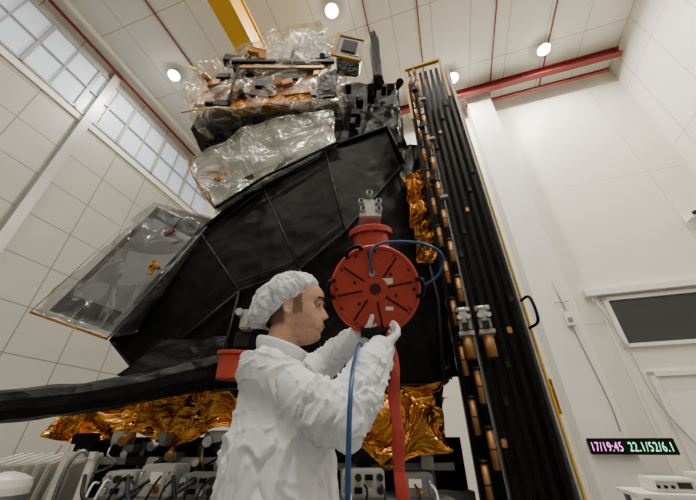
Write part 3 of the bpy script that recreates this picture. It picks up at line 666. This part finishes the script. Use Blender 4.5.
for v,n_ in zip(me.vertices,ns):
    p=v.co.copy()
    if p.z<.9: continue
    q=p+noise.noise_vector(p*4)*.12
    n1=noise.noise(Vector((q.x*5+q.z*2,q.y*5,q.z*3.5-q.x*2))); n2=noise.noise(Vector((q.x*10+4,q.y*9,q.z*6-3+q.x*4))); n3=noise.noise(Vector((q.x*8-7+q.z*8,q.y*8,q.z*12-q.x*6)))
    # broad fabric volumes plus narrow pinched ridges and valleys
    h=.014*n1+.009*math.exp(-(n1/.03)**2)-.009*math.exp(-((n1-.12)/.035)**2)+.006*math.exp(-(n2/.03)**2)-.006*math.exp(-((n2-.12)/.035)**2)+.006*math.exp(-(n3/.028)**2)-.002
    for a,b in ((SN,EN),(EN,WN),(SF,EF),(EF,WF)):
        dd,t=segd(p,a,b)
        if dd<.10:
            ph=(26*t+6*noise.noise(p*5)+2*noise.noise(p*11))/math.pi; fr=abs((ph%1)*2-1)
            h+=.008*math.exp(-(fr/.22)**2)*sst(.3,1,t if a in (SN,SF) else 1-t*.6)
    v.co+=n_*h
for p in me.polygons: p.use_smooth=True
tube('collar',[Vector((-.220,1.02,1.540))+Vector((.072*math.cos(a),.070*math.sin(a),.022*math.cos(a+math.pi)+.010)) for a in [k*math.pi/8 for k in range(17)]],(lambda t:(.006,.024)),M['cloth'],cov,8)
tube('zip',[(-.14,1.04,1.46),(-.07,1.04,1.36),(-.03,1.02,1.2),(-.02,1.0,1.0)],.005,M['whitep'],cov,8)
for W_,E_ in ((WN,EN),(WF,EF)):
    d_=(Vector(W_)-Vector(E_)).normalized(); c_=Vector(W_)-d_*.005
    lathe('cuff',[(.042,-.03),(.047,-.02),(.042,-.008),(.046,.004),(.041,.014),(.034,.016)],c_,d_,M['cloth'],cov,28)
for y in (.9,1.1):
    bm=bmesh.new(); chain(bm,[((-.17,y,.22),.068),((-.17,y,.07),.066),((-.02,y,.055),(.06,.055,.05))]); bo_=bmobj('boot',bm,M['whitep'],tech); bake(bo_,[('REMESH',dict(mode='VOXEL',voxel_size=.01)),('SMOOTH',dict(factor=.5,iterations=4))])
# hairnet
vs=[];fs=[];NA,NB=220,44
R2=HR@Matrix.Rotation(.56,3,'Y').inverted()
cc=HC+HR@Vector((-.026,0,.036))
for j in range(NB+1):
    ph=j/NB*math.radians(116); edge=j/NB
    for i in range(NA):
        a=2*math.pi*i/NA
        nn=noise.noise(Vector((math.cos(a)*3,math.sin(a)*3,ph*2)))
        pleat=1+.045*math.sin(a*17+4*nn)*edge**3+.026*math.sin(a*37+5*nn)*edge+.08*noise.noise(Vector((math.cos(a)*2.5,math.sin(a)*2.5,ph*3)))+.045*(1-abs(noise.noise(Vector((math.cos(a)*6,math.sin(a)*6,ph*4.5))))*3)*.5
        rr=pleat*(1-.14*max(0,edge-.84)/.16)
        back=1.10+.10*math.sin(ph)
        p=Vector((.116*math.sin(ph)*math.cos(a)*rr*(back if math.cos(a)<0 else 1.0),.100*math.sin(ph)*math.sin(a)*rr,.096*math.cos(ph)*rr))
        vs.append(cc+R2@p)
for j in range(NB):
    for i in range(NA): fs.append((j*NA+i,j*NA+(i+1)%NA,(j+1)*NA+(i+1)%NA,(j+1)*NA+i))
cap=meshobj('hairnet',vs,fs,M['cap'],tech,True)
band=[vs[(NB-2)*NA+i]*1.0 for i in range(0,NA,5)]; band.append(band[0])
tube('elastic_band',band,.0035,M['cap'],cap,6)
def hp(x,y,z): return HR@Vector((x,y,z))+HC
for s in (-1,1):
    bm=bmesh.new(); add_ell(bm,hp(.0725,s*.032,.003),(.0115,.0115,.0100),16); bmobj('eye',bm,M['eye'],tech,True)
    bm=bmesh.new(); add_ell(bm,hp(.0822,s*.033,.002),(.0034,.0055,.0050),12); bmobj('iris',bm,M['hair'],tech,True)
    tube('eyebrow',[hp(.099,s*.016,.018),hp(.096,s*.034,.025),hp(.083,s*.05,.021)],(lambda t:(.004,.0028)),M['hair'],tech,8)
    tube('eyelid',[hp(.084,s*.020,.007),hp(.0865,s*.033,.0085),hp(.079,s*.044,.005)],.0038,M['skin'],tech,8)
tube('mouth',[hp(.082,-.022,-.068),hp(.0955,0,-.067),hp(.082,.022,-.068)],(lambda t:(.0022,.0035)),M['lip'],tech,8)
def glove(W,tipd,n,side=1,curl=.45,k_=.9):
    W=Vector(W); f=Vector(tipd).normalized(); n=Vector(n); n=(n-f*n.dot(f)).normalized(); s=f.cross(n)*side
    bm=bmesh.new()
    chain(bm,[(W-f*.03,.032),(W,.028),(W+f*.03,.024)],.4,12)
    for k,(o,L,cu) in enumerate(((-.030,.056,1.25),(-.010,.072,1.05),(.010,.078,.95),(.030,.068,.8))):
        base=W+f*(.085-.25*abs(o))+s*o
        chain(bm,[(W+f*.01+s*o*.6,.0155),(base,.0115)],.4,10)
        d=f.copy(); p=base; ang=curl*cu
        for q,(l,r0,r1) in enumerate(((L*.45,.0102,.0092),(L*.32,.0092,.0084),(L*.25,.0084,.0072))):
            d=(Matrix.Rotation(ang,3,f.cross(n))@d)
            chain(bm,[(p,r0),(p+d*l,r1)],.5,10); p=p+d*l
    tb=W+f*.03+s*.028; t1=tb+(f*.6+s*.7+n*.35).normalized()*.042; t2=t1+(f*.75+s*.25+n*.6).normalized()*.034
    chain(bm,[(W+f*.01+s*.01,.02),(tb,.016),(t1,.0115),(t2,.0088)],.4,10)
    o=bmobj('glove',bm,M['glove'],tech); bake(o,[('REMESH',dict(mode='VOXEL',voxel_size=.0026)),('SMOOTH',dict(factor=.5,iterations=1))])
    for p in o.data.polygons: p.use_smooth=True
glove(WN,(.11,.10,.095),(-.5,.1,.75),-1,.42)
glove(WF,(.09,-.02,.06),(-.1,-.3,.8),1,.4)
settle(tech)

# ------------------------------------------------------------------ red disc held by the technician
DC=Vector((.108,1.13,1.822)); DN=Vector((-.05,-.905,-.42)).normalized(); DU=Vector((0,-.42,.905)); DU=(DU-DN*DU.dot(DN)).normalized(); DR=DU.cross(DN)*1
if DR.x<0: DR=-DR
dk=empty('red_disc_cover',DC-DU*.18,'round red metal cover plate with radial grooves held in both hands','cover plate')
lathe('plate',[(.165,-.013),(.176,-.010),(.178,0),(.178,.010),(.173,.015),(.163,.015),(.161,.010),(.05,.010),(.05,.015),(.02,.015)],DC,DN,M['red'],dk,72)
DM=Matrix((DR,DU,DN)).transposed()
def dp(u,v,w=0): return DC+DR*u+DU*v+DN*w
for k in range(8):
    a=k*math.pi/4+.2
    R3=DM@Matrix.Rotation(a,3,'Z')
    box('rib',DC+R3@Vector((.105,.005,.014)),(.108,.005,.009),M['red'],dk,R3)
    box('groove',DC+R3@Vector((.102,-.002,.0108)),(.100,.009,.002),M['redd'],dk,R3)
for k in range(12):
    a=k*math.pi/6; p=dp(.152*math.cos(a),.152*math.sin(a),.010); cyl('bolt',p,p+DN*.006,.005,M['black'],dk,seg=10)
for k in range(6):
    a=k*math.pi/3+.75; p=dp(.085*math.cos(a),.085*math.sin(a),.010); cyl('bolt',p,p+DN*.005,.006,M['dgrey'],dk,seg=12)
cyl('hub',dp(0,0,.014),dp(0,0,.022),.022,M['redd'],dk,seg=24)
for a0 in (math.radians(120),math.radians(180),math.radians(2),math.radians(-92)):
    tube('grip_handle',[dp(.168*math.cos(a0-.2),.168*math.sin(a0-.2),.012),dp(.178*math.cos(a0-.16),.178*math.sin(a0-.16),.045),dp(.182*math.cos(a0),.182*math.sin(a0),.050),dp(.178*math.cos(a0+.16),.178*math.sin(a0+.16),.045),dp(.168*math.cos(a0+.2),.168*math.sin(a0+.2),.012)],.009,M['black'],dk,8)
box('sticker',dp(.045,.030,.0125),(.05,.026,.003),M['whitep'],dk,DM); box('sticker',dp(.055,-.075,.0125),(.030,.014,.003),M['whitep'],dk,DM)
cyl('hose_fitting',dp(-.012,.06,.010),dp(-.012,.06,.035),.012,M['steel'],dk,seg=12)
box('bottom_bracket',dp(-.005,-.165,.024),(.10,.03,.02),M['dgrey'],dk,DM,.003)
settle(dk)
tag(tube('blue_hose',[dp(-.012,.06,.035),dp(-.02,.11,.06),dp(0,.165,.05),dp(.08,.185,.04),dp(.20,.18,-.0),dp(.275,.135,-.02),dp(.262,.06,-.04),dp(.20,.01,-.06),dp(.12,-.04,-.07),dp(.0,-.12,-.06),dp(-.05,-.19,-.01),dp(-.055,-.215,.05),(.035,.96,1.56),(.018,.86,1.49),(.008,.755,1.42),(.002,.72,1.32),(0.0,.73,1.15),(.01,.78,.8),(.05,.75,.3),(.15,.7,.02)],.0055,M['blue'],None,10),'thin blue hose looping behind the red disc and hanging down','hose')
tag(tube('red_strap',[dp(.062,-.165,.03),(.150,1.10,1.60),(.154,1.082,1.50),(.147,1.090,1.42),(.151,1.08,1.33),(.147,1.088,1.24),(.151,1.08,1.15),(.15,1.08,.8),(.16,1.05,.4)],(lambda t:(.0185+.0015*math.sin(t*38),.0045)),M['strap'],None,12,True,(.15,-1,.05)),'creased red webbing strap hanging from the red disc','strap')

# ------------------------------------------------------------------ camera, world
cam=bpy.data.cameras.new('camera'); cam.lens=16; cam.sensor_width=36; cam.clip_start=.05
co=bpy.data.objects.new('camera',cam); co.location=(0,0,1.3); co.rotation_euler=(math.radians(90+32),0,0); col.objects.link(co)
bpy.context.scene.camera=co
w=bpy.data.worlds.new('world'); w.use_nodes=True; w.node_tree.nodes['Background'].inputs[0].default_value=(.8,.85,.9,1); w.node_tree.nodes['Background'].inputs[1].default_value=.3
bpy.context.scene.world=w
